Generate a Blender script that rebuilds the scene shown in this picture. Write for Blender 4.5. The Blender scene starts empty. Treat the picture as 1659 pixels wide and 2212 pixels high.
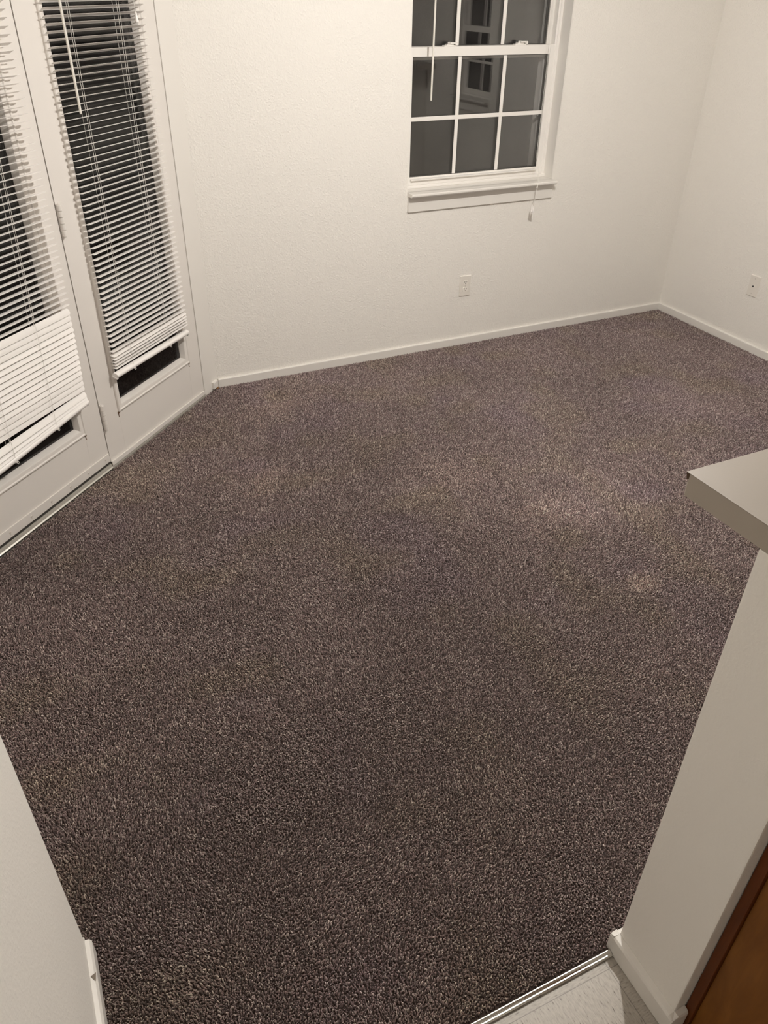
import bpy, bmesh, math, random
import numpy as np
from mathutils import Vector, Matrix
random.seed(7)
SC = bpy.context.scene
COL = SC.collection
PI = math.pi

# ------------------------------------------------------------------ camera
cam_d = bpy.data.cameras.new('camera')
cam = bpy.data.objects.new('camera', cam_d)
COL.objects.link(cam)
RT = Vector((0.9047782879714371, -0.42569337457931855, 0.012704347867844606))
DN = Vector((-0.2321281879245509, -0.5179415051340895, -0.8233183476822912))
FW = Vector((0.35706127483436173, 0.7419715278221299, -0.5674376599371551))
m = Matrix((RT, -DN, -FW)).transposed().to_4x4()
m.translation = Vector((0, 0, 1.75))
cam.matrix_world = m
cam_d.sensor_fit = 'HORIZONTAL'
cam_d.sensor_width = 36.0
cam_d.lens = 36.327
cam_d.clip_start = 0.02
SC.camera = cam

# ------------------------------------------------------------------ world (night) and exposure
w = bpy.data.worlds.new('night')
SC.world = w
w.use_nodes = True
w.node_tree.nodes['Background'].inputs[0].default_value = (0.55, 0.5, 0.5, 1)
w.node_tree.nodes['Background'].inputs[1].default_value = 0.006
SC.view_settings.view_transform = 'Standard'
SC.view_settings.look = 'None'
SC.view_settings.gamma = 1.0
SC.view_settings.use_curve_mapping = False
SC.view_settings.exposure = 0.14
SC.cycles.max_bounces = 10
SC.cycles.diffuse_bounces = 6
SC.cycles.transparent_max_bounces = 24
SC.cycles.caustics_reflective = False
SC.cycles.caustics_refractive = False

LAMP = Vector((1.65, 1.84, 2.36))
LAMP_POWER = 76.0
LAMP_COL = (1.0, 0.952, 0.892)
LAMP_R = 0.030
KITCHEN_FILL_POWER = 0.5

# ------------------------------------------------------------------ helpers
def mat(name, col, rough=0.5, spec=0.5, metal=0.0):
    M = bpy.data.materials.new(name)
    M.use_nodes = True
    b = M.node_tree.nodes['Principled BSDF']
    b.inputs['Base Color'].default_value = (*col, 1)
    b.inputs['Roughness'].default_value = rough
    b.inputs['Specular IOR Level'].default_value = spec
    b.inputs['Metallic'].default_value = metal
    return M

def nd(M, typ, **kw):
    n = M.node_tree.nodes.new(typ)
    for k, v in kw.items():
        if k.startswith('i_'):
            n.inputs[k[2:].replace('_', ' ')].default_value = v
        else:
            setattr(n, k, v)
    return n

def lk(M, a, b):
    M.node_tree.links.new(a, b)

def bsdf(M):
    return M.node_tree.nodes['Principled BSDF']

def add_bump(M, scale, dist, strength=1.0, detail=3.0, coord='Object', stretch=None):
    tc = nd(M, 'ShaderNodeTexCoord')
    n = nd(M, 'ShaderNodeTexNoise', i_Scale=scale, i_Detail=detail, i_Roughness=0.55)
    src = tc.outputs[coord]
    if stretch:
        mp = nd(M, 'ShaderNodeMapping')
        mp.inputs['Scale'].default_value = stretch
        lk(M, src, mp.inputs[0]); src = mp.outputs[0]
    lk(M, src, n.inputs['Vector'])
    b = nd(M, 'ShaderNodeBump', i_Strength=strength, i_Distance=dist)
    lk(M, n.outputs['Fac'], b.inputs['Height'])
    lk(M, b.outputs[0], bsdf(M).inputs['Normal'])
    return n

class MB:
    """collects shapes and links them as one mesh object"""
    def __init__(self):
        self.bm = bmesh.new()
    def merge(self, b2):
        me = bpy.data.meshes.new('tmp'); b2.to_mesh(me); b2.free()
        self.bm.from_mesh(me); bpy.data.meshes.remove(me)
        return self
    def box(self, x0, x1, y0, y1, z0, z1, bev=0.0, seg=2):
        b = bmesh.new()
        vs = [b.verts.new((x, y, z)) for x in (x0, x1) for y in (y0, y1) for z in (z0, z1)]
        for f in ((0, 1, 3, 2), (4, 6, 7, 5), (0, 4, 5, 1), (2, 3, 7, 6), (0, 2, 6, 4), (1, 5, 7, 3)):
            b.faces.new([vs[i] for i in f])
        bmesh.ops.recalc_face_normals(b, faces=b.faces)
        if bev > 0:
            bmesh.ops.bevel(b, geom=list(b.edges), offset=bev, segments=seg, affect='EDGES', profile=0.6)
        return self.merge(b)
    def prism(self, pts, axis, a0, a1, bev=0.0):
        """pts 2D polygon in the two other axes (cyclic order), extruded along axis"""
        b = bmesh.new()
        def P(p, a):
            return {'x': (a, p[0], p[1]), 'y': (p[0], a, p[1]), 'z': (p[0], p[1], a)}[axis]
        l0 = [b.verts.new(P(p, a0)) for p in pts]
        l1 = [b.verts.new(P(p, a1)) for p in pts]
        b.faces.new(l0); b.faces.new(l1)
        n = len(pts)
        for i in range(n):
            b.faces.new((l0[i], l0[(i + 1) % n], l1[(i + 1) % n], l1[i]))
        bmesh.ops.recalc_face_normals(b, faces=b.faces)
        if bev > 0:
            bmesh.ops.bevel(b, geom=list(b.edges), offset=bev, segments=2, affect='EDGES', profile=0.6)
        return self.merge(b)
    def loft(self, loops, closed=False, caps=True):
        b = bmesh.new()
        L = [[b.verts.new(p) for p in lp] for lp in loops]
        n = len(loops[0])
        rng = range(len(L)) if closed else range(len(L) - 1)
        for k in rng:
            A, B = L[k], L[(k + 1) % len(L)]
            for i in range(n):
                b.faces.new((A[i], A[(i + 1) % n], B[(i + 1) % n], B[i]))
        if caps and not closed:
            b.faces.new(L[0]); b.faces.new(L[-1])
        bmesh.ops.recalc_face_normals(b, faces=b.faces)
        return self.merge(b)
    def tube(self, path, r, seg=8):
        path = [Vector(p) for p in path]
        rs = r if isinstance(r, (list, tuple)) else [r] * len(path)
        loops = []
        ref = None
        for i, p in enumerate(path):
            d = (path[min(i + 1, len(path) - 1)] - path[max(i - 1, 0)]).normalized()
            if ref is None:
                ref = Vector((1, 0, 0)) if abs(d.x) < 0.8 else Vector((0, 1, 0))
            u = d.cross(ref).normalized(); v = d.cross(u).normalized()
            loops.append([p + (u * math.cos(2 * PI * k / seg) + v * math.sin(2 * PI * k / seg)) * rs[i] for k in range(seg)])
        return self.loft(loops)
    def ring(self, c, R, r, axis='z', seg=20, rs=8):
        loops = []
        for k in range(seg):
            a = 2 * PI * k / seg
            lp = []
            for j in range(rs):
                t = 2 * PI * j / rs
                q = (R + r * math.cos(t)); h = r * math.sin(t)
                p = {'z': (q * math.cos(a), q * math.sin(a), h), 'y': (q * math.cos(a), h, q * math.sin(a)), 'x': (h, q * math.cos(a), q * math.sin(a))}[axis]
                lp.append(Vector(c) + Vector(p))
            loops.append(lp)
        return self.loft(loops, closed=True)
    def frame_sweep(self, x0, x1, z0, z1, profile):
        """mitred rectangular ring in the local XZ plane; profile = [(inset, y)] cyclic"""
        loops = []
        for (cx, cz, sx, sz) in ((x0, z0, 1, 1), (x1, z0, -1, 1), (x1, z1, -1, -1), (x0, z1, 1, -1)):
            loops.append([(cx + sx * d, y, cz + sz * d) for d, y in profile])
        return self.loft(loops, closed=True)
    def sphere(self, c, r, sx=1, sy=1, sz=1, u=16, v=10):
        b = bmesh.new()
        bmesh.ops.create_uvsphere(b, u_segments=u, v_segments=v, radius=r)
        for q in b.verts:
            q.co = Vector((q.co.x * sx + c[0], q.co.y * sy + c[1], q.co.z * sz + c[2]))
        return self.merge(b)
    def lathe(self, c, prof, seg=24, axis='z'):
        loops = []
        for r, h in prof:
            lp = []
            for k in range(seg):
                a = 2 * PI * k / seg
                p = {'z': (r * math.cos(a), r * math.sin(a), h), 'y': (r * math.cos(a), h, r * math.sin(a)), 'x': (h, r * math.cos(a), r * math.sin(a))}[axis]
                lp.append(Vector(c) + Vector(p))
            loops.append(lp)
        return self.loft(loops)
    def build(self, name, M, parent=None, smooth=False, angle=35):
        me = bpy.data.meshes.new(name)
        bmesh.ops.recalc_face_normals(self.bm, faces=self.bm.faces)
        if smooth:
            for f in self.bm.faces:
                f.smooth = True
            for e in self.bm.edges:
                if len(e.link_faces) == 2 and e.calc_face_angle(0) > math.radians(angle):
                    e.smooth = False
        self.bm.to_mesh(me); self.bm.free()
        o = bpy.data.objects.new(name, me)
        COL.objects.link(o)
        if M: me.materials.append(M)
        if parent: o.parent = parent
        return o

def empty(name, loc=(0, 0, 0), rz=0.0):
    o = bpy.data.objects.new(name, None)
    o.empty_display_size = 0.1
    COL.objects.link(o)
    o.location = loc; o.rotation_euler = (0, 0, rz)
    return o

def struct(o):
    o['kind'] = 'structure'
    return o

def tag(o, label, cat, group=None):
    o['label'] = label; o['category'] = cat
    if group: o['group'] = group
    return o

# ------------------------------------------------------------------ materials
def wall_material(name, col, k=1.0):
    M = mat(name, col, 0.62, 0.35)
    tc = nd(M, 'ShaderNodeTexCoord')
    n1 = nd(M, 'ShaderNodeTexNoise', i_Scale=130.0, i_Detail=3.0, i_Roughness=0.5, i_Distortion=0.4)
    n2 = nd(M, 'ShaderNodeTexNoise', i_Scale=45.0, i_Detail=2.0, i_Roughness=0.5)
    lk(M, tc.outputs['Object'], n1.inputs['Vector']); lk(M, tc.outputs['Object'], n2.inputs['Vector'])
    r = nd(M, 'ShaderNodeMapRange', i_From_Min=0.42, i_From_Max=0.68)
    lk(M, n1.outputs['Fac'], r.inputs['Value'])
    a = nd(M, 'ShaderNodeMath', operation='ADD')
    lk(M, r.outputs[0], a.inputs[0]); lk(M, n2.outputs['Fac'], a.inputs[1])
    b = nd(M, 'ShaderNodeBump', i_Strength=0.75 * k, i_Distance=0.0014)
    lk(M, a.outputs[0], b.inputs['Height']); lk(M, b.outputs[0], bsdf(M).inputs['Normal'])
    return M

M_WALL = wall_material('wall_paint', (0.86, 0.835, 0.79))
M_SMOOTH = wall_material('smooth_wall_paint', (0.86, 0.835, 0.79), 0.3)
M_CEIL = wall_material('ceiling_paint', (0.88, 0.86, 0.83))
M_TRIM = mat('trim_paint', (0.80, 0.775, 0.735), 0.32, 0.5); add_bump(M_TRIM, 60, 0.0004, 0.3)
M_DOOR = mat('door_paint', (0.765, 0.732, 0.695), 0.38, 0.5); add_bump(M_DOOR, 40, 0.0006, 0.25)
M_VINYL_W = mat('window_vinyl', (0.86, 0.835, 0.80), 0.35, 0.5)
M_SLAT = mat('blind_slat', (0.90, 0.875, 0.85), 0.4, 0.5)
M_CORD = mat('blind_cord', (0.80, 0.78, 0.74), 0.8, 0.2)
M_WAND = mat('clear_wand', (0.82, 0.80, 0.74), 0.12, 0.6)
M_PLATE = mat('outlet_plate', (0.80, 0.765, 0.71), 0.3, 0.5)
M_HOLE = mat('dark_hole', (0.03, 0.022, 0.018), 0.8)
M_RAWWOOD = mat('raw_wood', (0.30, 0.16, 0.06), 0.8)
M_BROWN = mat('chip_core', (0.075, 0.04, 0.018), 0.7)
M_LAM = mat('grey_laminate', (0.285, 0.250, 0.212), 0.42, 0.45); add_bump(M_LAM, 300, 0.0002, 0.3)
M_CHROME = mat('bright_metal', (0.75, 0.74, 0.70), 0.22, 0.5, 1.0); add_bump(M_CHROME, 220, 0.0006, 0.5)
M_ALU = mat('aluminium_sill', (0.66, 0.65, 0.60), 0.38, 0.5, 1.0)
M_SILL = mat('dull_grey_sill', (0.36, 0.34, 0.30), 0.5, 0.5)  # one dull grey for the sill board
M_RUBBER = mat('rubber', (0.05, 0.045, 0.04), 0.8)
M_SCREW = mat('painted_screw', (0.62, 0.58, 0.53), 0.35, 0.5)
M_BRASS = mat('lamp_metal', (0.7, 0.62, 0.45), 0.3, 0.5, 1.0)

M_GLASS = bpy.data.materials.new('window_glass'); M_GLASS.use_nodes = True
_t = M_GLASS.node_tree
for _n in list(_t.nodes): _t.nodes.remove(_n)
_o = _t.nodes.new('ShaderNodeOutputMaterial'); _mx = _t.nodes.new('ShaderNodeMixShader')
_tr = _t.nodes.new('ShaderNodeBsdfTransparent'); _gl = _t.nodes.new('ShaderNodeBsdfGlossy'); _fr = _t.nodes.new('ShaderNodeFresnel')
_tr.inputs[0].default_value = (0.985, 0.985, 0.985, 1)
_gl.inputs['Roughness'].default_value = 0.0; _fr.inputs['IOR'].default_value = 1.5
_t.links.new(_fr.outputs[0], _mx.inputs[0]); _t.links.new(_tr.outputs[0], _mx.inputs[1])
_t.links.new(_gl.outputs[0], _mx.inputs[2])
_df = _t.nodes.new('ShaderNodeBsdfDiffuse'); _df.inputs[0].default_value = (0.75, 0.70, 0.66, 1)
_tc = _t.nodes.new('ShaderNodeTexCoord'); _nz = _t.nodes.new('ShaderNodeTexNoise'); _nz.inputs['Scale'].default_value = 5.0; _nz.inputs['Detail'].default_value = 5.0
_mr = _t.nodes.new('ShaderNodeMapRange'); _mr.inputs['From Min'].default_value = 0.35; _mr.inputs['From Max'].default_value = 0.7; _mr.inputs['To Min'].default_value = 0.002; _mr.inputs['To Max'].default_value = 0.014
_m2 = _t.nodes.new('ShaderNodeMixShader')
_t.links.new(_tc.outputs['Object'], _nz.inputs['Vector']); _t.links.new(_nz.outputs['Fac'], _mr.inputs['Value']); _t.links.new(_mr.outputs[0], _m2.inputs[0])
_t.links.new(_mx.outputs[0], _m2.inputs[1]); _t.links.new(_df.outputs[0], _m2.inputs[2]); _t.links.new(_m2.outputs[0], _o.inputs[0])

def carpet_material(pile):
    """pile: the yarn itself; otherwise the woven backing the yarn stands in"""
    M = mat('carpet_yarn' if pile else 'carpet_backing', (0.05, 0.035, 0.03), 0.9, 0.15)
    if not pile:
        add_bump(M, 220, 0.002, 0.6)
        return M
    at = nd(M, 'ShaderNodeAttribute', attribute_name='yarn_colour')
    s = bsdf(M)
    lk(M, at.outputs['Color'], s.inputs['Base Color'])
    s.inputs['Diffuse Roughness'].default_value = 0.6
    s.inputs['Roughness'].default_value = 0.6
    s.inputs['Sheen Weight'].default_value = 0.3
    s.inputs['Sheen Roughness'].default_value = 0.4
    return M

M_CARPET = carpet_material(False)
M_YARN = carpet_material(True)

def vinyl_material():
    M = mat('vinyl_tile', (0.62, 0.58, 0.52), 0.35, 0.5)
    tc = nd(M, 'ShaderNodeTexCoord'); P = tc.outputs['Object']
    ck = nd(M, 'ShaderNodeTexChecker', i_Scale=1.0 / 0.305)
    mp0 = nd(M, 'ShaderNodeMapping'); mp0.inputs['Location'].default_value = (0.105, 0.085, 0.5)
    lk(M, P, mp0.inputs[0]); lk(M, mp0.outputs[0], ck.inputs['Vector'])
    outs = []
    for sc in ((330.0, 75.0, 1.0), (75.0, 330.0, 1.0)):
        mp = nd(M, 'ShaderNodeMapping'); mp.inputs['Scale'].default_value = sc
        mp.inputs['Rotation'].default_value = (0, 0, 0.3)
        n = nd(M, 'ShaderNodeTexNoise', i_Scale=1.0, i_Detail=2.0)
        lk(M, P, mp.inputs[0]); lk(M, mp.outputs[0], n.inputs['Vector']); outs.append(n.outputs['Fac'])
    mx = nd(M, 'ShaderNodeMix', data_type='FLOAT')
    lk(M, ck.outputs['Fac'], mx.inputs[0]); lk(M, outs[0], mx.inputs[2]); lk(M, outs[1], mx.inputs[3])
    cr = nd(M, 'ShaderNodeValToRGB'); e = cr.color_ramp.elements
    e[0].position = 0.27; e[0].color = (0.094, 0.080, 0.063, 1)
    e[1].position = 0.62; e[1].color = (0.456, 0.422, 0.374, 1)
    x = e.new(0.33); x.color = (0.317, 0.289, 0.253, 1)
    x = e.new(0.40); x.color = (0.380, 0.348, 0.307, 1)
    lk(M, mx.outputs[0], cr.inputs['Fac'])
    # tile seams
    sx = nd(M, 'ShaderNodeSeparateXYZ'); lk(M, mp0.outputs[0], sx.inputs[0])
    seams = []
    for ax in ('X', 'Y'):
        d = nd(M, 'ShaderNodeMath', operation='PINGPONG'); d.inputs[1].default_value = 0.1525
        lk(M, sx.outputs[ax], d.inputs[0])
        seams.append(d.outputs[0])
    # pingpong(x, s/2) is 0 at every multiple of s, so each seam is the minimum
    mn = nd(M, 'ShaderNodeMath', operation='MINIMUM'); lk(M, seams[0], mn.inputs[0]); lk(M, seams[1], mn.inputs[1])
    sr = nd(M, 'ShaderNodeMapRange', i_From_Min=0.0004, i_From_Max=0.0012, i_To_Min=0.55, i_To_Max=1.0)
    lk(M, mn.outputs[0], sr.inputs['Value'])
    sc_ = nd(M, 'ShaderNodeVectorMath', operation='SCALE')
    lk(M, cr.outputs[0], sc_.inputs[0]); lk(M, sr.outputs[0], sc_.inputs['Scale'])
    lk(M, sc_.outputs[0], bsdf(M).inputs['Base Color'])
    return M
M_VINYL = vinyl_material()

def wood_material(name, c0, c1, c2):
    M = mat(name, c1, 0.5, 0.2)
    tc = nd(M, 'ShaderNodeTexCoord')
    mp = nd(M, 'ShaderNodeMapping'); mp.inputs['Scale'].default_value = (1.0, 9.0, 1.6)
    lk(M, tc.outputs['Object'], mp.inputs[0])
    n = nd(M, 'ShaderNodeTexNoise', i_Scale=3.2, i_Detail=6.0, i_Roughness=0.62, i_Distortion=0.8)
    lk(M, mp.outputs[0], n.inputs['Vector'])
    cr = nd(M, 'ShaderNodeValToRGB'); e = cr.color_ramp.elements
    e[0].position = 0.3; e[0].color = (*c0, 1); e[1].position = 0.72; e[1].color = (*c2, 1)
    x = e.new(0.5); x.color = (*c1, 1)
    lk(M, n.outputs['Fac'], cr.inputs['Fac']); lk(M, cr.outputs[0], bsdf(M).inputs['Base Color'])
    return M
M_OAK = wood_material('cabinet_panel', (0.165, 0.058, 0.009), (0.20, 0.075, 0.012), (0.245, 0.098, 0.017))
M_OAKD = wood_material('cabinet_trim', (0.10, 0.024, 0.004), (0.125, 0.032, 0.005), (0.15, 0.042, 0.007))

# ------------------------------------------------------------------ room shell
Y_BACK, X_RIGHT, H = 3.675, 3.7275, 2.44
ZF = -0.010                                      # vinyl level; the carpet pile tops out at z = 0
O = Vector((0.7147, 3.593, 0.0))                 # floor corner of the door leaf next to the casing
RD = math.radians(44.4)                            # the patio doors stand across the corner

struct(MB().box(-2.0, 4.0, -2.2, 4.0, ZF - 0.12, ZF).build('floor', M_VINYL))
struct(MB().box(-2.0, 4.0, -2.2, 4.0, H, H + 0.1).build('ceiling', M_CEIL))

WX0, WX1, WZ0, WZ1 = 1.872, 2.752, 0.848, 2.06   # window opening
T = 0.16
wb = MB()
wb.box(0.60, WX0, Y_BACK, Y_BACK + T, ZF, H)
wb.box(WX1, X_RIGHT + 0.12, Y_BACK, Y_BACK + T, ZF, H)
wb.box(WX0, WX1, Y_BACK, Y_BACK + T, ZF, WZ0)
wb.box(WX0, WX1, Y_BACK, Y_BACK + T, WZ1, H)
struct(wb.build('wall_back', M_WALL))
# right wall with the small window that shows as a dark reflection in the glass
SY0, SY1, SZ0, SZ1 = 1.06, 1.62, 0.93, 1.95
wr = MB()
wr.box(X_RIGHT, X_RIGHT + T, SY1, Y_BACK, ZF, H)
wr.box(X_RIGHT, X_RIGHT + T, -2.0, SY0, ZF, H)
wr.box(X_RIGHT, X_RIGHT + T, SY0, SY1, ZF, SZ0)
wr.box(X_RIGHT, X_RIGHT + T, SY0, SY1, SZ1, H)
struct(wr.build('wall_right', M_WALL))
# wall that carries the doors, across the corner
wd = empty('wall_corner', O, RD); struct(wd)
DZ1 = 2.05
mb = MB()
mb.box(0.004, 0.116, 0.0, 0.13, ZF, H)
mb.box(-1.66, -1.514, 0.0, 0.13, ZF, H)
mb.box(-1.514, 0.004, 0.0, 0.13, DZ1, H)
mb.build('wall_panel', M_WALL, wd)
# left side: return wall beyond the doors, and the near wall that ends at the passage
struct(MB().box(-0.60, -0.45, 1.0, 2.44, ZF, H).build('wall_side', M_WALL))
struct(MB().box(-0.60, -0.20, -2.0, 1.0234, ZF, H, 0.004).build('wall_left', M_SMOOTH))
struct(MB().box(-0.60, X_RIGHT + 0.1, -2.12, -2.0, ZF, H).build('wall_rear', M_WALL))
# half wall under the bar counter
PX, PY0, PY1, PZ = 0.850, 0.387, 0.555, 1.100
struct(MB().box(PX, X_RIGHT, PY0, PY1, ZF, PZ, 0.003).build('wall_half', M_SMOOTH))

# ------------------------------------------------------------------ carpet
cp = MB()
poly = [(-0.20, 0.556), (0.835, 0.556), (X_RIGHT, 0.556), (X_RIGHT, Y_BACK), (0.806, Y_BACK), (0.722, 3.588), (-0.444, 2.446), (-0.445, 1.024), (-0.20, 1.024)]
cp.prism(poly, 'z', ZF + 0.0005, -0.0045)
carpet = tag(cp.build('carpet', M_CARPET), 'mottled brown grey wall to wall carpet covering the dining room floor', 'carpet')

def value_noise(x, y, cell, rng):
    """smooth random field sampled at x, y"""
    g = rng.random((int(8 / cell) + 4, int(8 / cell) + 4))
    u = (x + 2.0) / cell; v = (y + 2.0) / cell
    i = u.astype(int); j = v.astype(int); fu = u - i; fv = v - j
    fu = fu * fu * (3 - 2 * fu); fv = fv * fv * (3 - 2 * fv)
    return (g[i, j] * (1 - fu) + g[i + 1, j] * fu) * (1 - fv) + (g[i, j + 1] * (1 - fu) + g[i + 1, j + 1] * fu) * fv

def carpet_pile():
    rng = np.random.default_rng(11)
    d = PILE_STEP
    gx, gy = np.meshgrid(np.arange(-0.45, X_RIGHT, d), np.arange(0.55, Y_BACK, d))
    x = gx.ravel() + rng.uniform(-0.5, 0.5, gx.size) * d
    y = gy.ravel() + rng.uniform(-0.5, 0.5, gx.size) * d
    m = 0.0035
    keep = (x < X_RIGHT - 0.013 - m) & (y < Y_BACK - 0.013 - m) & (y > 0.5605 + m * 0.4)
    ds = (x - O.x) * math.cos(RD) + (y - O.y) * math.sin(RD)          # along the door wall
    de = (x - O.x) * math.sin(RD) - (y - O.y) * math.cos(RD)          # out from the door faces
    keep &= de > np.where(ds < 0.002, 0.0105, 0.0065)
    keep &= (x > -0.1865 + 0.001) | (y > 1.024 + m)
    keep &= ~((x > 0.833 - m) & (y < 0.568 + m))
    x, y = x[keep], y[keep]
    n = x.size
    # lay of the pile: random lean plus patches brushed one way by feet and the vacuum
    ang = rng.uniform(0, 2 * PI, n)
    lean = rng.uniform(0.3, 1.0, n) * 0.0046
    bx = (value_noise(x, y, 0.33, rng) - 0.5) * 0.005 + (value_noise(x, y, 0.11, rng) - 0.5) * 0.003
    by = (value_noise(x, y, 0.33, rng) - 0.5) * 0.005 + (value_noise(x, y, 0.11, rng) - 0.5) * 0.003
    dx = np.cos(ang) * lean + bx; dy = np.sin(ang) * lean + by
    tip = rng.uniform(-0.0014, 0.0042, n)
    curl = rng.uniform(-1, 1, n) * 0.0016
    px, py = -np.sin(ang) * curl, np.cos(ang) * curl
    z0 = -0.0062
    P = np.zeros((n, 4, 3), np.float32)
    for k, (t, h, q) in enumerate(((0.0, 0.0, 0.0), (0.22, 0.55, 0.8), (0.62, 0.95, 0.9), (1.0, 0.92, 0.0))):
        P[:, k, 0] = x + dx * t + px * q
        P[:, k, 1] = y + dy * t + py * q
        P[:, k, 2] = z0 + (tip - z0) * h
    R = np.empty((n, 4), np.float32)
    r = rng.uniform(0.75, 1.2, n) * PILE_R
    for k, f in enumerate((0.85, 1.0, 1.0, 0.7)):
        R[:, k] = r * f
    # yarn shades: mauve brown ground, darker and pale flecks, tan and violet lots, a few worn tan spots
    u = rng.random(n)
    base = np.array([0.318, 0.236, 0.227])
    C = np.repeat(base[None, :], n, 0) * rng.uniform(0.72, 1.22, n)[:, None]
    C[u < 0.26] *= 0.48
    pale = u > 0.82
    C[pale] = np.array([0.58, 0.495, 0.46]) * rng.uniform(0.75, 1.3, pale.sum())[:, None]
    tan = np.clip((value_noise(x, y, 0.16, rng) - 0.55) * 3.0, 0, 1)[:, None]
    vio = np.clip((value_noise(x, y, 0.21, rng) - 0.6) * 3.0, 0, 1)[:, None]
    C *= 1 + tan * np.array([0.02, 0.035, -0.06]) + vio * np.array([-0.02, -0.03, 0.04])
    C *= (0.88 + 0.24 * value_noise(x, y, 0.45, rng))[:, None]
    for sx, sy, rad, amt in STAINS:
        dd = np.hypot(x - sx, y - sy) / rad + (value_noise(x, y, 0.07, rng) - 0.5) * 1.1
        f = (np.clip(1 - dd, 0, 1) * amt)[:, None]
        C = C * (1 + f * np.array([0.62, 0.62, 0.50]))
    hc = bpy.data.hair_curves.new('carpet_pile')
    hc.add_curves([4] * n)
    hc.attributes['position'].data.foreach_set('vector', P.ravel())
    ra = hc.attributes.get('radius') or hc.attributes.new('radius', 'FLOAT', 'POINT')
    ra.data.foreach_set('value', R.ravel())
    ca = hc.attributes.new('yarn_colour', 'FLOAT_COLOR', 'CURVE')
    ca.data.foreach_set('color', np.hstack([np.clip(C, 0, 0.9), np.ones((n, 1))]).astype(np.float32).ravel())
    o = bpy.data.objects.new('carpet_pile', hc)
    COL.objects.link(o)
    hc.materials.append(M_YARN)
    o.parent = carpet
    o['kind'] = 'stuff'
    return o

STAINS = [(0.72, 2.72, 0.16, 0.5), (1.72, 1.98, 0.17, 0.6), (1.76, 1.52, 0.06, 0.8), (0.98, 3.32, 0.22, 0.4), (1.45, 2.45, 0.25, 0.3)]
PILE_STEP, PILE_R = 0.0038, 0.00112
carpet_pile()

# ------------------------------------------------------------------ baseboards and trim
def base_profile(h, t):
    return [(0, ZF + 0.001), (t, ZF + 0.001), (t, h - 0.0045), (t - 0.0015, h - 0.0015), (t - 0.004, h), (0, h)]
BH = 0.043
pts = [(-y, z) for y, z in base_profile(BH, 0.012)]
struct(MB().prism([(Y_BACK + p[0], p[1]) for p in pts], 'x', 0.808, X_RIGHT - 0.0125, 0.0008).build('baseboard_back', M_TRIM))
struct(MB().prism([(X_RIGHT - t, z) for t, z in base_profile(BH, 0.012)], 'y', 0.57, Y_BACK - 0.0005, 0.0008).build('baseboard_right', M_TRIM))
# near left wall: board on the passage face, wrapping the far end
lb = MB()
prof = [(0, ZF + 0.001), (0.0135, ZF + 0.001), (0.0135, 0.045), (0.009, 0.053), (0.0, 0.056)]
lb.prism([(-0.20 + t, z) for t, z in prof], 'y', -1.9, 1.0232, 0.001)
lb.prism([(1.0234 + t, z) for t, z in prof], 'x', -0.44, -0.2005, 0.001)
bl = struct(lb.build('baseboard_left', M_TRIM))
ch = MB()
ch.loft([[(-0.1975, 0.942, 0.0563), (-0.1875, 0.948, 0.0522), (-0.190, 0.930, 0.0535)], [(-0.1975, 0.942, 0.0567), (-0.1872, 0.948, 0.0526), (-0.190, 0.930, 0.0540)]])
o = ch.build('paint_chip', mat('chip_grey', (0.22, 0.185, 0.15), 0.9), bl)
# half wall board: end face plus short return on the room side
hb = MB()
prof = [(0, ZF + 0.001), (0.0165, ZF + 0.001), (0.0165, 0.043), (0.013, 0.049), (0, 0.052)]
hb.prism([(PX - t, z) for t, z in prof], 'y', 0.374, 0.566, 0.0012)
hb.prism([(PY1 + t * 0.7, z) for t, z in prof], 'x', 0.8345, X_RIGHT - 0.013, 0.0012)
hb.prism([(PY0 - t * 0.8, z) for t, z in prof], 'x', 0.8345, 0.877, 0.0012)
struct(hb.build('baseboard_half', M_TRIM))

# door casing next to the back wall, and the short angled base block at its foot
tr = empty('trim_1', O, RD); struct(tr)
mb = MB(); mb.prism([(0.0010, 0.0), (0.0010, -0.0035), (0.0022, -0.0045), (0.1205, -0.0045), (0.116, 0.0)], 'z', ZF + 0.002, 2.12); mb.build('casing_leg', M_TRIM, tr)
mb = MB(); mb.box(-1.60, 0.092, -0.0105, 0.0, 2.0555, 2.135, 0.002); mb.build('casing_head', M_TRIM, tr)
mb = MB(); mb.box(-1.602, -1.5145, -0.0105, 0.0, ZF + 0.002, 2.12, 0.002); mb.build('casing_leg', M_TRIM, tr)
mb = MB(); mb.prism([(-0.0047, 0.010), (-0.019, 0.010), (-0.019, 0.042), (-0.016, 0.046), (-0.0047, 0.046)], 'x', 0.066, 0.1060, 0.001)
mb.build('base_block', M_TRIM, tr)
mb = MB(); mb.box(0.090, 0.1035, -0.0195, -0.0108, -0.0005, 0.0098); mb.build('raw_wood_end', M_RAWWOOD, tr)

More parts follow.
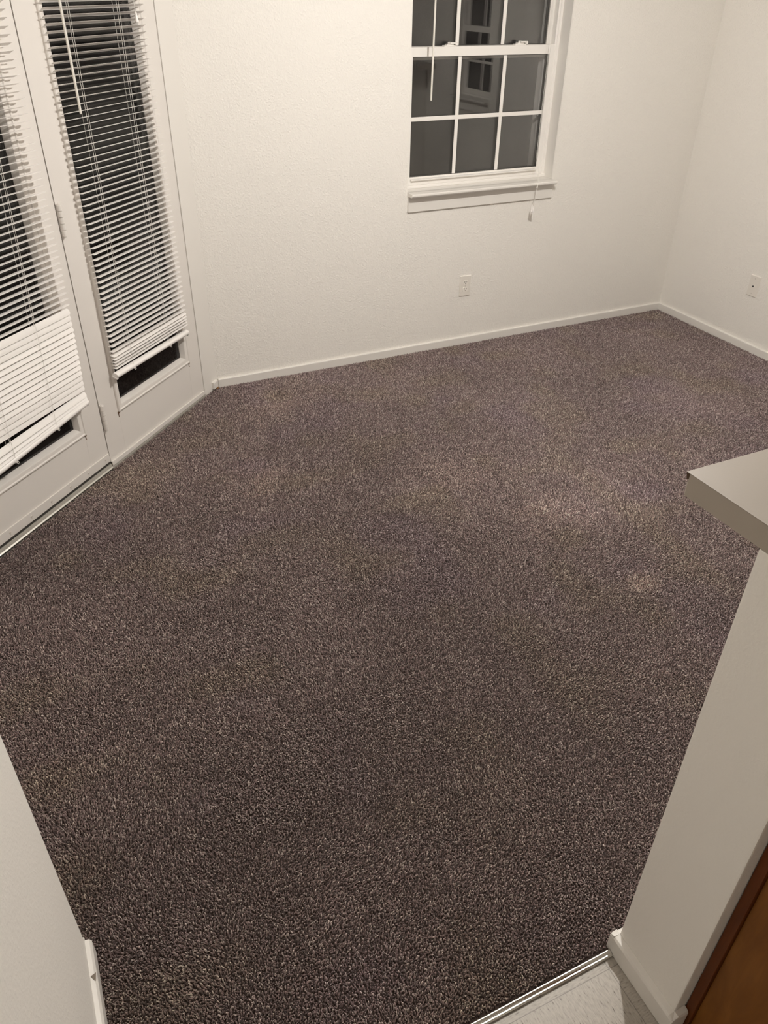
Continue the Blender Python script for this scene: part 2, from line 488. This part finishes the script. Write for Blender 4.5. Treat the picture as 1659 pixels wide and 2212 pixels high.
# ------------------------------------------------------------------ patio doors (x = along the wall, -y = into the room)
def door(name, s0, s1, sweep, opening):
    """one leaf between s0 and s1; opening = (x0, x1) of the glazing moulding, outer edges"""
    D = empty(name, O, RD); struct(D)
    g0, g1 = opening
    zb, zt = 0.222, 1.935
    th = 0.044
    leaf = MB()
    leaf.box(s0, g0 + 0.004, 0.0, th, 0.030, 2.035, 0.0009)
    leaf.box(g1 - 0.004, s1, 0.0, th, 0.030, 2.035, 0.0009)
    leaf.box(g0 + 0.004, g1 - 0.004, 0.0, th, 0.030, zb + 0.004, 0.0009)
    leaf.box(g0 + 0.004, g1 - 0.004, 0.0, th, zt - 0.004, 2.035, 0.0009)
    leaf.build('leaf', M_DOOR, D)
    prof = [(0.0, 0.003), (0.0, -0.007), (0.003, -0.0105), (0.007, -0.0105), (0.010, -0.007), (0.020, -0.0065), (0.026, -0.004), (0.033, 0.010), (0.035, 0.020), (0.0, 0.020)]
    mo = MB(); mo.frame_sweep(g0, g1, zb, zt, prof); mo.build('glazing_moulding', M_DOOR, D, smooth=True, angle=30)
    mo = MB(); mo.frame_sweep(g0, g1, zb, zt, [(0.0, 0.026), (0.034, 0.026), (0.034, 0.047), (0.0, 0.050)]); mo.build('outer_moulding', M_DOOR, D)
    gl = MB(); gl.box(g0 + 0.02, g1 - 0.02, 0.0195, 0.0225, zb + 0.02, zt - 0.02); gl.box(g0 + 0.02, g1 - 0.02, 0.0315, 0.0345, zb + 0.02, zt - 0.02); gl.build('glass_pane', M_GLASS, D)
    # blind hold-down bracket holes in the lower corners of the moulding
    for x, z in ((g0 + 0.001, zb - 0.006), (g1 - 0.001, zb - 0.004)):
        hb_ = MB(); hb_.box(x - 0.0045, x + 0.0045, -0.0035, 0.0005, z - 0.004, z + 0.004, 0.001); hb_.tube([(x + 0.001, -0.0006, z - 0.004), (x, -0.0006, z - 0.014), (x + 0.002, -0.0006, z - 0.019)], [0.0022, 0.0014, 0.002], 6)
        hb_.build('bracket_hole', mat('rust_spot', (0.16, 0.085, 0.045), 0.8), D)
    if sweep:
        sw = MB(); sw.box(s0 + 0.003, s1 - 0.001, -0.0045, 0.0, 0.0385, 0.0775, 0.0018); S = sw.build('door_sweep', M_DOOR, D)
        for k in range(7):
            x = s1 - 0.030 - k * 0.1115
            sc = MB(); sc.lathe((x, 0, 0.060), [(0.0045, -0.0045), (0.0042, -0.0062), (0.002, -0.0072)], 12, 'y')
            sc.lathe((x, 0, 0.0505), [(0.0022, -0.0045), (0.0022, -0.0052)], 8, 'y')
            sc.build('screw', M_SCREW, S, smooth=True)
        rb = MB(); rb.box(s0 + 0.004, s1 - 0.002, -0.0015, 0.02, 0.0295, 0.0375); rb.build('rubber_strip', M_RUBBER, D)
    else:
        st = MB(); st.box(s0 + 0.001, s1 - 0.004, -0.0075, -0.0005, 0.0115, 0.0335, 0.0025); st.build('bottom_strip', M_DOOR, D)
    return D

D1 = door('door_1', -1.512, -0.7575, True, (-1.407, -0.863))
D2 = door('door_2', -0.7525, 0.0, False, (-0.649, -0.097))

def hinge(parent, x, z0, z1):
    h = MB()
    n = 5; L = (z1 - z0) / n
    for k in range(n):
        h.lathe((x, -0.0105, z0 + k * L), [(0.0045, 0.0002), (0.0082, 0.0010), (0.0082, L - 0.0010), (0.0045, L - 0.0002)], 16)
    h.lathe((x, -0.0105, z0 - 0.004), [(0.002, -0.002), (0.0045, 0.0), (0.0045, 0.004)], 12)
    h.lathe((x, -0.0105, z1), [(0.0045, 0.0), (0.0045, 0.003), (0.002, 0.005)], 12)
    h.box(x - 0.005, x + 0.005, -0.006, 0.001, z0 + 0.001, z1 - 0.001)
    return h.build('hinge', M_DOOR, parent, smooth=True, angle=40)
for z0, z1 in ((0.972, 1.081), (0.186, 0.298), (1.80, 1.91)):
    hinge(D2, -0.7485, z0, z1)

# sill under both leaves and post behind the meeting gap
ts = empty('trim_2', O, RD); struct(ts)
mb = MB(); mb.prism([(0.10, ZF + 0.002), (-0.0060, ZF + 0.002), (-0.0060, 0.004), (-0.003, 0.010), (0.003, 0.0215), (0.10, 0.0245)], 'x', -1.513, 0.003, 0.001); mb.build('sill_board', M_SILL, ts)
mb = MB(); mb.prism([(-0.0061, -0.003), (-0.0086, 0.000), (-0.0088, 0.0060), (-0.0055, 0.0100), (-0.0035, 0.0112), (-0.0035, 0.0098), (-0.0061, 0.0045)], 'x', -1.513, -0.756, 0.0004); mb.build('sill_nose', M_ALU, ts)
mb = MB(); mb.box(-0.775, -0.735, 0.046, 0.075, 0.016, 2.05); mb.build('meeting_stop', M_RUBBER, ts)  # dark rubber colour stands in for the deep shade in the gap

# ------------------------------------------------------------------ blinds on the doors
def slat_loops(sl, sr, e0, zl, zr, tilt, width=0.0248, crown=0.0021, th=0.0005, clip=0.006):
    """curved slat between sl and sr; tilt > 0 lifts the room-side edge"""
    loops = []
    c, s = math.cos(tilt), math.sin(tilt)
    for x, k in ((sl, 0.55), (sl + clip * 0.4, 0.85), (sl + clip, 1.0), (sr - clip, 1.0), (sr - clip * 0.4, 0.85), (sr, 0.55)):
        f = (x - sl) / (sr - sl); zc = zl + (zr - zl) * f
        top, bot = [], []
        for q in (-1, -0.55, 0, 0.55, 1):
            wv = q * width / 2 * k
            hgt = crown * (1 - (q * k) ** 2)
            for lst, dz in ((top, th / 2), (bot, -th / 2)):
                e = e0 + wv * c - (hgt + dz) * s
                z = zc + wv * s + (hgt + dz) * c
                lst.append((x, -e, z))
        loops.append(top + bot[::-1])
    return loops

def lerp_tab(tab, z):
    if z >= tab[0][0]: return tab[0][1]
    for (z0, a0), (z1, a1) in zip(tab, tab[1:]):
        if z >= z1:
            return a1 + (a0 - a1) * (z - z1) / (z0 - z1)
    return tab[-1][1]

def rail_loops(sl, sr, e0, zl, zr, tilt):
    prof = [(-0.0135, -0.006), (-0.0135, 0.002), (-0.010, 0.0072), (0.0, 0.0095), (0.009, 0.0080), (0.0135, 0.003), (0.0135, -0.006), (0.0115, -0.0085), (-0.0115, -0.0085)]
    c, s = math.cos(tilt), math.sin(tilt)
    loops = []
    for x, k in ((sl, 0.96), (sl + 0.001, 1.0), (sr - 0.001, 1.0), (sr, 0.96)):
        f = (x - sl) / (sr - sl); zc = zl + (zr - zl) * f
        loops.append([(x, -(e0 + k * (p[0] * c - p[1] * s)), zc + k * (p[0] * s + p[1] * c)) for p in prof])
    return loops

def blind(name, label, slats, rail, cords, head, wand=None, tassel=None, jit=0.0):
    B = empty(name, O, RD)
    tag(B, label, 'blind')
    mb = MB()
    for sl, sr, e0, zl, zr, t in slats:
        mb.loft(slat_loops(sl, sr, e0, zl, zr, math.radians(t)))
    mb.build('slats', M_SLAT, B, smooth=True, angle=60)
    sl, sr, e0, zl, zr, t = rail
    mb = MB(); mb.loft(rail_loops(sl, sr, e0, zl, zr, math.radians(t)))
    R_ = mb.build('bottom_rail', M_SLAT, B, smooth=True, angle=40)
    # end clip hanging from the left end and the cord knots
    c, s = math.cos(math.radians(t)), math.sin(math.radians(t))
    for x, z in ((sl, zl), (sr - 0.004, zr)):
        mb = MB()
        lp = []
        for xx in (x - 0.002, x + 0.006):
            lp.append([(xx, -(e0 + a * c - b * s), z + a * s + b * c) for a, b in ((-0.0140, -0.0088), (0.0140, -0.0088), (0.0130, -0.0145), (-0.0130, -0.0145))])
        mb.loft(lp); mb.build('end_cap', M_SLAT, R_)
    mb = MB(); mb.box(head[0], head[1], -0.052, -0.012, head[2], head[2] + 0.026, 0.002); mb.build('headrail', M_SLAT, B)
    for (xt, xb, eF, eB) in cords:
        f = (xb - sl) / (sr - sl); zb = zl + (zr - zl) * f
        top = head[2]
        mb = MB()
        for e, r in ((eF, 0.00075), (eB, 0.00075), ((eF + eB) / 2, 0.0008)):
            off = 0.006 if r == 0.0008 else 0.0
            path = []
            for k in range(25):
                q = k / 24
                z = top + (zb + 0.004 - top) * q
                xx = xt + (xb - xt) * q
                ee = e
                if e == eF: ee = max(e, 0.0) + lerp_tab(fr_off, z) if fr_off else e
                path.append((xx + off, -ee, z))
            mb.tube(path, r, 6)
        mb.build('ladder_cord', M_CORD, B)
        kn = MB()
        ee = e0 + 0.0125 * c + 0.004 * s; zz = zb + 0.0125 * s - 0.004 * c
        kn.lathe((xb, -ee, zz), [(0.006, 0.002), (0.006, -0.001), (0.0035, -0.0028)], 14, 'y')
        kn.ring((xb + 0.004, -ee - 0.002, zz - 0.006), 0.0042, 0.0009, 'y', 16, 6)
        kn.build('cord_knot', M_CORD, R_, smooth=True)
    if wand:
        x, zt, zb_, dx = wand
        mb = MB(); mb.tube([(x + dx, -0.058, zt), (x, -0.064, zb_ + 0.004), (x, -0.064, zb_)], [0.0042, 0.0045, 0.003], 6)
        mb.build('tilt_wand', M_WAND, B)
    if tassel:
        x, zt, zb_ = tassel
        mb = MB(); mb.tube([(x - 0.018, -0.055, zt), (x - 0.012, -0.062, (zt + zb_) / 2), (x, -0.063, zb_)], 0.0009, 6)
        L = mb.build('lift_cord', M_CORD, B)
        mb = MB(); mb.lathe((x, -0.063, zb_), [(0.0015, 0.002), (0.003, 0.0), (0.0055, -0.018), (0.0075, -0.028), (0.006, -0.031)], 14)
        mb.build('tassel', M_SLAT, L, smooth=True)
    return B

TILT = [(2.0, 33), (1.67, 25), (1.45, 16), (1.3, 11), (1.0, 6), (0.7, 4), (0.5, 3)]
fr_off = None
# blind on the fixed leaf by the casing
sl_list = []
z = 1.978
k = 0
while z > 0.492:
    j = random.uniform(-1, 1)
    sl_list.append((-0.655 + j * 0.0008, -0.117 + j * 0.0008, 0.0300, z, z, lerp_tab(TILT, z) + random.uniform(-1.2, 1.2)))
    z -= 0.0215
for zz, t in ((0.4770, -16), (0.4630, -12), (0.4490, 0), (0.4355, 3), (0.4235, 0)):
    sl_list.append((-0.6555, -0.1175, 0.0300, zz, zz, t))
blind('door_blind', 'white slatted blind covering the glass of the door beside the back wall, hanging level', sl_list,
      (-0.661, -0.126, 0.0345, 0.3985, 0.3915, -22), [(-0.545, -0.546, 0.0435, 0.0175), (-0.278, -0.280, 0.0435, 0.0175)],
      (-0.658, -0.114, 1.992), wand=(-0.607, 2.0, 1.352, 0.004), tassel=(-0.211, 2.0, 1.636))

# blind on the swinging leaf: lower half shut, bottom rail sagging to one side
sl_list = []
z = 1.978
while z > 0.745:
    sh = -0.818 - (1.978 - z) / 1.25 * 0.014
    sl_list.append((sh - 0.537, sh, 0.0305, z, z, lerp_tab(TILT, z) + random.uniform(-1.5, 1.5)))
    z -= 0.0215
zc = 0.727
n_sh = 15
for k in range(n_sh):
    q = k / (n_sh - 1)
    sh = -0.834 - q * 0.013
    t = -68 if k < 3 else (-50 + random.uniform(-3, 3) if k < 12 else -66)
    sl_list.append((sh - 0.537, sh, 0.0315, zc - k * 0.0213 - 0.002, zc - k * 0.0213, t))
zl, zr = zc - n_sh * 0.0213, zc - n_sh * 0.0213
sl_list.append((-1.386, -0.848, 0.033, 0.378, 0.4005, -52))
sl_list.append((-1.388, -0.850, 0.033, 0.356, 0.390, -38))
sl_list.append((-1.389, -0.851, 0.034, 0.3395, 0.3825, -28))
blind('door_blind', 'white slatted blind on the hinged door, lower slats shut and bottom rail sagging', sl_list,
      (-1.390, -0.852, 0.0355, 0.3235, 0.3715, -28), [(-0.958, -1.040, 0.0435, 0.0175), (-1.222, -1.262, 0.0435, 0.0175)],
      (-1.358, -0.815, 1.992))

# ------------------------------------------------------------------ windows (local x along wall, y outward, z up)
def window(name, loc, rz, W, Hh, ncol, rail_f, stool=True, latches=True):
    """W x Hh opening with its lower corner at loc; double hung"""
    Wn = empty(name, loc, rz); struct(Wn)
    d0 = 0.078
    mb = MB()
    # jamb frame with tracks
    mb.frame_sweep(0, W, 0, Hh, [(0, d0), (0.016, d0), (0.018, d0 + 0.002), (0.018, d0 + 0.006), (0.026, d0 + 0.008), (0.026, d0 + 0.036), (0.019, d0 + 0.038), (0.019, d0 + 0.042), (0.038, d0 + 0.076), (0.038, d0 + 0.115), (0, d0 + 0.115)])
    mb.build('window_frame', M_VINYL_W, Wn)
    zr = rail_f * Hh                                   # top of the meeting rail
    def sash(nm, y0, z0, z1, bot, top, st):
        S = empty(nm); S.parent = Wn
        f = MB()
        x0, x1 = 0.021, W - 0.021
        th = 0.028
        f.box(x0, x0 + st, y0, y0 + th, z0, z1, 0.0015)
        f.box(x1 - st, x1, y0, y0 + th, z0, z1, 0.0015)
        f.box(x0 + st - 0.001, x1 - st + 0.001, y0 + 0.0003, y0 + th, z0, z0 + bot, 0.0015)
        f.box(x0 + st - 0.001, x1 - st + 0.001, y0 + 0.0003, y0 + th, z1 - top, z1, 0.0015)
        f.build('sash_frame', M_VINYL_W, S)
        gx0, gx1, gz0, gz1 = x0 + st, x1 - st, z0 + bot, z1 - top
        gk = MB(); gk.frame_sweep(gx0 - 0.001, gx1 + 0.001, gz0 - 0.001, gz1 + 0.001, [(0, y0 + 0.006), (0.0035, y0 + 0.009), (0.0035, y0 + 0.022), (0, y0 + 0.022)])
        gk.build('glazing_gasket', mat('gasket', (0.06, 0.055, 0.05), 0.6), S)
        g = MB(); g.box(gx0 - 0.003, gx1 + 0.003, y0 + 0.009, y0 + 0.0105, gz0 - 0.003, gz1 + 0.003); g.box(gx0 - 0.003, gx1 + 0.003, y0 + 0.0225, y0 + 0.024, gz0 - 0.003, gz1 + 0.003)
        g.build('glass_pane', M_GLASS, S)
        bw = 0.0095
        mu = MB()
        for k in range(1, ncol):
            xc = gx0 + (gx1 - gx0) * k / ncol
            mu.box(xc - bw, xc + bw, y0 + 0.0040, y0 + 0.0085, gz0 + 0.002, gz1 - 0.002, 0.0012)
        zc_ = (gz0 + gz1) / 2
        mu.box(gx0 + 0.002, gx1 - 0.002, y0 + 0.0037, y0 + 0.0087, zc_ - bw, zc_ + bw, 0.0012)
        mu.build('muntin_bars', M_VINYL_W, S)
        return S, (gx0, gx1, gz0, gz1)
    lo, g = sash('lower_sash', d0 + 0.006, 0.014, zr, 0.051, 0.040, 0.031)
    up, g2 = sash('upper_sash', d0 + 0.044, zr - 0.056, Hh - 0.018, 0.056, 0.034, 0.031)
    # finger ledge on the lower rail
    if latches:
        mb = MB(); mb.prism([(d0 + 0.0065, g[2] - 0.006), (d0 - 0.010, g[2] - 0.010), (d0 - 0.010, g[2] - 0.014), (d0 + 0.0065, g[2] - 0.014)], 'x', g[0] + 0.004, g[1] - 0.014, 0.0006)
        mb.build('lift_ledge', M_VINYL_W, lo)
        for xl in (0.255, 0.655):
            mb = MB()
            mb.box(xl - 0.034, xl + 0.030, d0 + 0.010, d0 + 0.036, zr, zr + 0.005, 0.0015)
            mb.box(xl - 0.020, xl + 0.018, d0 + 0.013, d0 + 0.034, zr + 0.004, zr + 0.010, 0.002)
            mb.lathe((xl, d0 + 0.024, zr + 0.009), [(0.009, 0.0), (0.009, 0.007), (0.006, 0.009)], 14)
            mb.box(xl - 0.006, xl + 0.034, d0 + 0.004, d0 + 0.020, zr + 0.010, zr + 0.017, 0.003)
            mb.box(xl + 0.024, xl + 0.035, d0 + 0.002, d0 + 0.018, zr + 0.004, zr + 0.017, 0.003)
            mb.build('sash_latch', M_VINYL_W, lo, smooth=True, angle=40)
    if stool:
        mb = MB()
        mb.box(0.0005, W - 0.0005, 0.0, d0 + 0.002, 0.0, 0.014, 0.0)
        prof = [(0.004, -0.004), (0.004, 0.014), (-0.053, 0.014), (-0.056, 0.011), (-0.056, 0.003), (-0.052, -0.002), (-0.046, -0.004)]
        mb.prism(prof, 'x', -0.001, W - 0.004, 0.001)
        mb.build('window_stool', M_TRIM, Wn)
        mb = MB(); mb.box(0.001, W + 0.001, -0.0125, 0.0, -0.080, -0.0042, 0.0012); mb.build('apron', M_TRIM, Wn)
        mb = MB(); mb.box(0.0, W, d0 - 0.010, d0 + 0.004, 0.014, 0.0285, 0.003); mb.build('sill_strip', M_VINYL_W, Wn)
        mb = MB(); mb.box(W - 0.0045, W - 0.0005, 0.001, d0, 0.0145, Hh - 0.001); mb.build('jamb_liner', M_TRIM, Wn)
    return Wn

window('window_1', (WX0, Y_BACK, WZ0), 0.0, WX1 - WX0, WZ1 - WZ0, 3, (1.484 - WZ0) / (WZ1 - WZ0))
window('window_2', (X_RIGHT, SY1, SZ0), -PI / 2, SY1 - SY0, SZ1 - SZ0, 2, 0.5, latches=False)

# raised blind above the frame: only its wand and pull cord hang into view
wbl = empty('window_blind', (WX0, Y_BACK, WZ1))
tag(wbl, 'raised white window blind whose wand and pull cord hang over the back window', 'blind')
mb = MB(); mb.box(0.008, WX1 - WX0 - 0.008, 0.008, 0.046, -0.034, -0.004, 0.002); mb.build('headrail', M_SLAT, wbl)
mb = MB()
for k in range(26):
    mb.loft([[(q[0], q[1] + 0.0, q[2]) for q in lp] for lp in slat_loops(0.012, WX1 - WX0 - 0.012, -0.027, -0.045 - k * 0.0026, -0.045 - k * 0.0026, 0.0)])
mb.build('slats', M_SLAT, wbl, smooth=True, angle=60)
mb = MB(); mb.box(0.011, WX1 - WX0 - 0.011, 0.014, 0.040, -0.128, -0.114, 0.003); mb.build('bottom_rail', M_SLAT, wbl)
mb = MB(); mb.tube([(1.990 - WX0, 0.004, -0.03), (1.988 - WX0, 0.006, 1.272 - WZ1), (1.988 - WX0, 0.006, 1.268 - WZ1)], [0.0042, 0.0045, 0.003], 6)
mb.build('tilt_wand', M_WAND, wbl)
mb = MB()
K = Vector((2.612 - WX0, 3.609 - Y_BACK, 0.842 - WZ1))            # bead where the two cords meet
mb.tube([(2.640 - WX0, 0.012, -0.03), (2.634 - WX0, 0.004, 0.96 - WZ1), (2.628 - WX0, -0.044, 0.875 - WZ1), K], 0.0009, 6)
mb.tube([(2.652 - WX0, 0.014, -0.03), (2.646 - WX0, 0.006, 0.96 - WZ1), (2.634 - WX0, -0.046, 0.872 - WZ1), K], 0.0009, 6)
T1 = K + Vector((-0.016, 0.004, -0.092)); T2 = K + Vector((-0.004, 0.006, -0.100))
mb.tube([K, K + Vector((-0.007, 0.0, -0.05)), T1], 0.0009, 6)
mb.tube([K, K + Vector((0.0, 0.003, -0.05)), T2], 0.0009, 6)
lc = mb.build('lift_cord', M_CORD, wbl)
mb = MB(); mb.sphere(K, 0.0042, 1, 1, 1.6); mb.build('cord_bead', M_SLAT, lc, smooth=True)
for Tt in (T1, T2):
    mb = MB(); mb.lathe(Tt, [(0.0015, 0.003), (0.0028, 0.0), (0.005, -0.018), (0.0068, -0.030), (0.0055, -0.033)], 14)
    mb.build('tassel', M_SLAT, lc, smooth=True)

# ------------------------------------------------------------------ wall plates
def plate_mesh(mb, w_, h_, t):
    mb.loft([[(sx * (w_ / 2 - i), y, sz * (h_ / 2 - i)) for sx, sz in ((-1, -1), (1, -1), (1, 1), (-1, 1))] for i, y in ((0, 0), (0, -t * 0.45), (0.0028, -t))])
ot = empty('wall_outlet', (2.2475, Y_BACK, 0.3405))
tag(ot, 'white duplex electrical outlet on the back wall below the window', 'outlet')
mb = MB(); plate_mesh(mb, 0.0695, 0.115, 0.0062); mb.build('cover_plate', M_PLATE, ot)
for dz in (0.0198, -0.0198):
    mb = MB()
    pr = []
    for k in range(28):
        a = 2 * PI * k / 28
        pr.append((0.0170 * math.cos(a), max(-0.0125, min(0.0125, 0.0170 * math.sin(a)))))
    lo_ = [(x, -0.0055, dz + z) for x, z in pr]; hi_ = [(x * 0.97, -0.0082, dz + z * 0.97) for x, z in pr]
    mb.loft([lo_, hi_]); R_ = mb.build('receptacle', mat('receptacle_ivory', (0.86, 0.825, 0.77), 0.3, 0.5), ot)
    mb = MB()
    mb.box(-0.0076, -0.0052, -0.0086, -0.0078, dz - 0.0005, dz + 0.0085)
    mb.box(0.0052, 0.0074, -0.0086, -0.0078, dz + 0.0005, dz + 0.0080)
    mb.lathe((0.0, 0.0, dz - 0.0065), [(0.0027, -0.0078), (0.0027, -0.0086)], 12, 'y')
    mb.build('socket_slots', M_HOLE, R_)
mb = MB(); mb.lathe((0, 0, 0), [(0.0034, -0.0055), (0.0030, -0.0072), (0.001, -0.0076)], 12, 'y'); mb.build('screw', M_SCREW, ot, smooth=True)

cx = empty('cable_plate', (X_RIGHT, 3.0010, 0.3525), -PI / 2)
tag(cx, 'white cable wall plate with one dark jack hole on the right wall', 'wall plate')
mb = MB(); plate_mesh(mb, 0.0695, 0.115, 0.0055); mb.build('cover_plate', M_PLATE, cx)
mb = MB(); mb.lathe((0, 0, -0.001), [(0.0062, -0.005), (0.0062, -0.0068), (0.0052, -0.0076)], 18, 'y'); J = mb.build('jack', mat('jack_white', (0.9, 0.87, 0.85), 0.3), cx, smooth=True)
mb = MB(); mb.lathe((0, 0, -0.001), [(0.0047, -0.0075), (0.0047, -0.0080)], 16, 'y'); mb.build('jack_hole', mat('black_hole', (0.004, 0.004, 0.006), 0.6), J)
for dz in (0.041, -0.041):
    mb = MB(); mb.lathe((0, 0, dz), [(0.0030, -0.005), (0.0028, -0.0064), (0.001, -0.0068)], 12, 'y'); mb.build('screw', M_SCREW, cx, smooth=True)

# ------------------------------------------------------------------ bar counter on the half wall
CZ, CT = 1.140, 0.040
CX0, CY0, CY1 = 0.850, 0.370, 0.7075
ct = empty('bar_counter', (CX0, 0.55, CZ))
tag(ct, 'taupe laminate bar counter top overhanging the half wall, chipped at its far corner', 'counter')
L_ = X_RIGHT - 0.002 - CX0
mb = MB()
y0, y1 = CY0 - 0.55, CY1 - 0.55
mb.prism([(0.0, y0), (L_, y0), (L_, y1), (0.0055, y1), (0.0, y1 - 0.006)], 'z', -CT, -0.0012, 0.0008)
mb.build('core', mat('laminate_edge', (0.37, 0.325, 0.275), 0.45, 0.45), ct)  # same laminate as the top; lighter colour stands in for light on the edge
mb = MB(); mb.prism([(-0.0006, y0 - 0.0006), (L_, y0 - 0.0006), (L_, y1 + 0.0006), (-0.0006, y1 + 0.0006)], 'z', -0.0013, 0.0, 0.0003); mb.build('top_sheet', M_LAM, ct)
mb = MB(); mb.loft([[(0.0004, y1 - 0.0115, -0.0014), (0.010, y1 + 0.0007, -0.0014), (-0.0005, y1 + 0.0004, -0.0014)], [(0.0004, y1 - 0.0035, -0.013), (0.006, y1 + 0.0005, -0.013), (0.001, y1 - 0.001, -0.013)]])
mb.build('chipped_corner', M_BROWN, ct)

# ------------------------------------------------------------------ kitchen cabinet behind the half wall
kc = empty('kitchen_cabinet', (0.888, 0.09, ZF))
tag(kc, 'brown wooden base cabinet standing against the kitchen side of the half wall', 'cabinet')
cw = 0.90
mb = MB()
mb.box(0.0, 0.016, -0.29, 0.276, 0.0, 0.885, 0.001)
mb.build('side_panel', M_OAK, kc)
mb = MB(); mb.box(-0.009, 0.004, 0.2765, 0.2955, 0.0, 0.885, 0.002); mb.build('scribe_strip', M_OAKD, kc)
mb = MB()
mb.box(cw - 0.016, cw, -0.29, 0.2955, 0.0, 0.885); mb.box(0.016, cw - 0.016, 0.285, 0.2955, 0.0, 0.885)
mb.box(0.016, cw - 0.016, -0.29, 0.285, 0.09, 0.106); mb.box(0.016, cw - 0.016, -0.22, -0.205, 0.0, 0.09)
mb.build('carcass', M_OAK, kc)
mb = MB(); mb.box(-0.004, cw, -0.31, 0.2955, 0.885, 0.915, 0.003); mb.build('cabinet_top', M_LAM, kc)
for k in range(2):
    x0 = 0.012 + k * 0.44
    mb = MB()
    mb.box(x0, x0 + 0.432, -0.308, -0.2905, 0.115, 0.872, 0.003)
    mb.box(x0 + 0.05, x0 + 0.382, -0.313, -0.307, 0.165, 0.822, 0.003)
    dr_ = mb.build('cabinet_door', M_OAK, kc)
    mb = MB(); mb.lathe((x0 + (0.395 if k == 0 else 0.037), -0.308, 0.79), [(0.006, 0.0), (0.006, -0.012), (0.014, -0.018), (0.012, -0.026), (0.004, -0.028)], 16, 'y'); mb.build('knob', M_ALU, dr_, smooth=True)

# ------------------------------------------------------------------ metal strip where carpet meets tile
st = MB()
prof = [(0.5415, ZF + 0.0008), (0.5420, -0.0045), (0.5445, -0.0010), (0.5470, -0.0014), (0.5490, 0.0006), (0.5530, 0.0022), (0.5550, 0.0018), (0.5552, ZF + 0.0008)]
st.prism(prof, 'x', -0.186, 0.8325, 0.0004)
tag(st.build('carpet_edge_strip', M_CHROME), 'shiny metal edge strip between the carpet and the vinyl tile floor', 'edge strip')

# ------------------------------------------------------------------ ceiling light of the dining room (above the frame)
lp = empty('ceiling_light', (LAMP.x, LAMP.y, H))
tag(lp, 'small round ceiling light with a frosted glass dome above the carpet', 'lamp')
dz = LAMP.z - H
mb = MB(); mb.lathe((0, 0, 0), [(0.090, 0.0), (0.090, -0.012), (0.082, -0.030), (0.060, dz + 0.006), (LAMP_R - 0.001, dz + 0.002)], 40); mb.build('housing', M_TRIM, lp, smooth=True)
M_BULB = bpy.data.materials.new('lit_diffuser'); M_BULB.use_nodes = True
_t = M_BULB.node_tree
_e = _t.nodes.new('ShaderNodeEmission')
_e.inputs[0].default_value = (*LAMP_COL, 1)
_e.inputs[1].default_value = LAMP_POWER / (PI * 2 * PI * LAMP_R ** 2)
_t.links.new(_e.outputs[0], _t.nodes['Material Output'].inputs[0])
mb = MB(); mb.lathe((0, 0, dz), [(LAMP_R * math.cos(a), -LAMP_R * math.sin(a)) for a in [k * PI / 20 for k in range(10)]] + [(0.003, -LAMP_R)], 32); mb.build('glass_dome', M_BULB, lp, smooth=True)
# added unseen fill light over the kitchen, behind the camera
kl_d = bpy.data.lights.new('kitchen_fill_light', 'AREA'); kl_d.shape = 'DISK'; kl_d.size = 0.35
kl_d.energy = KITCHEN_FILL_POWER; kl_d.color = (1.0, 0.88, 0.74)
kl = bpy.data.objects.new('kitchen_fill_light', kl_d); COL.objects.link(kl)
kl.location = (0.25, -1.1, H - 0.06)
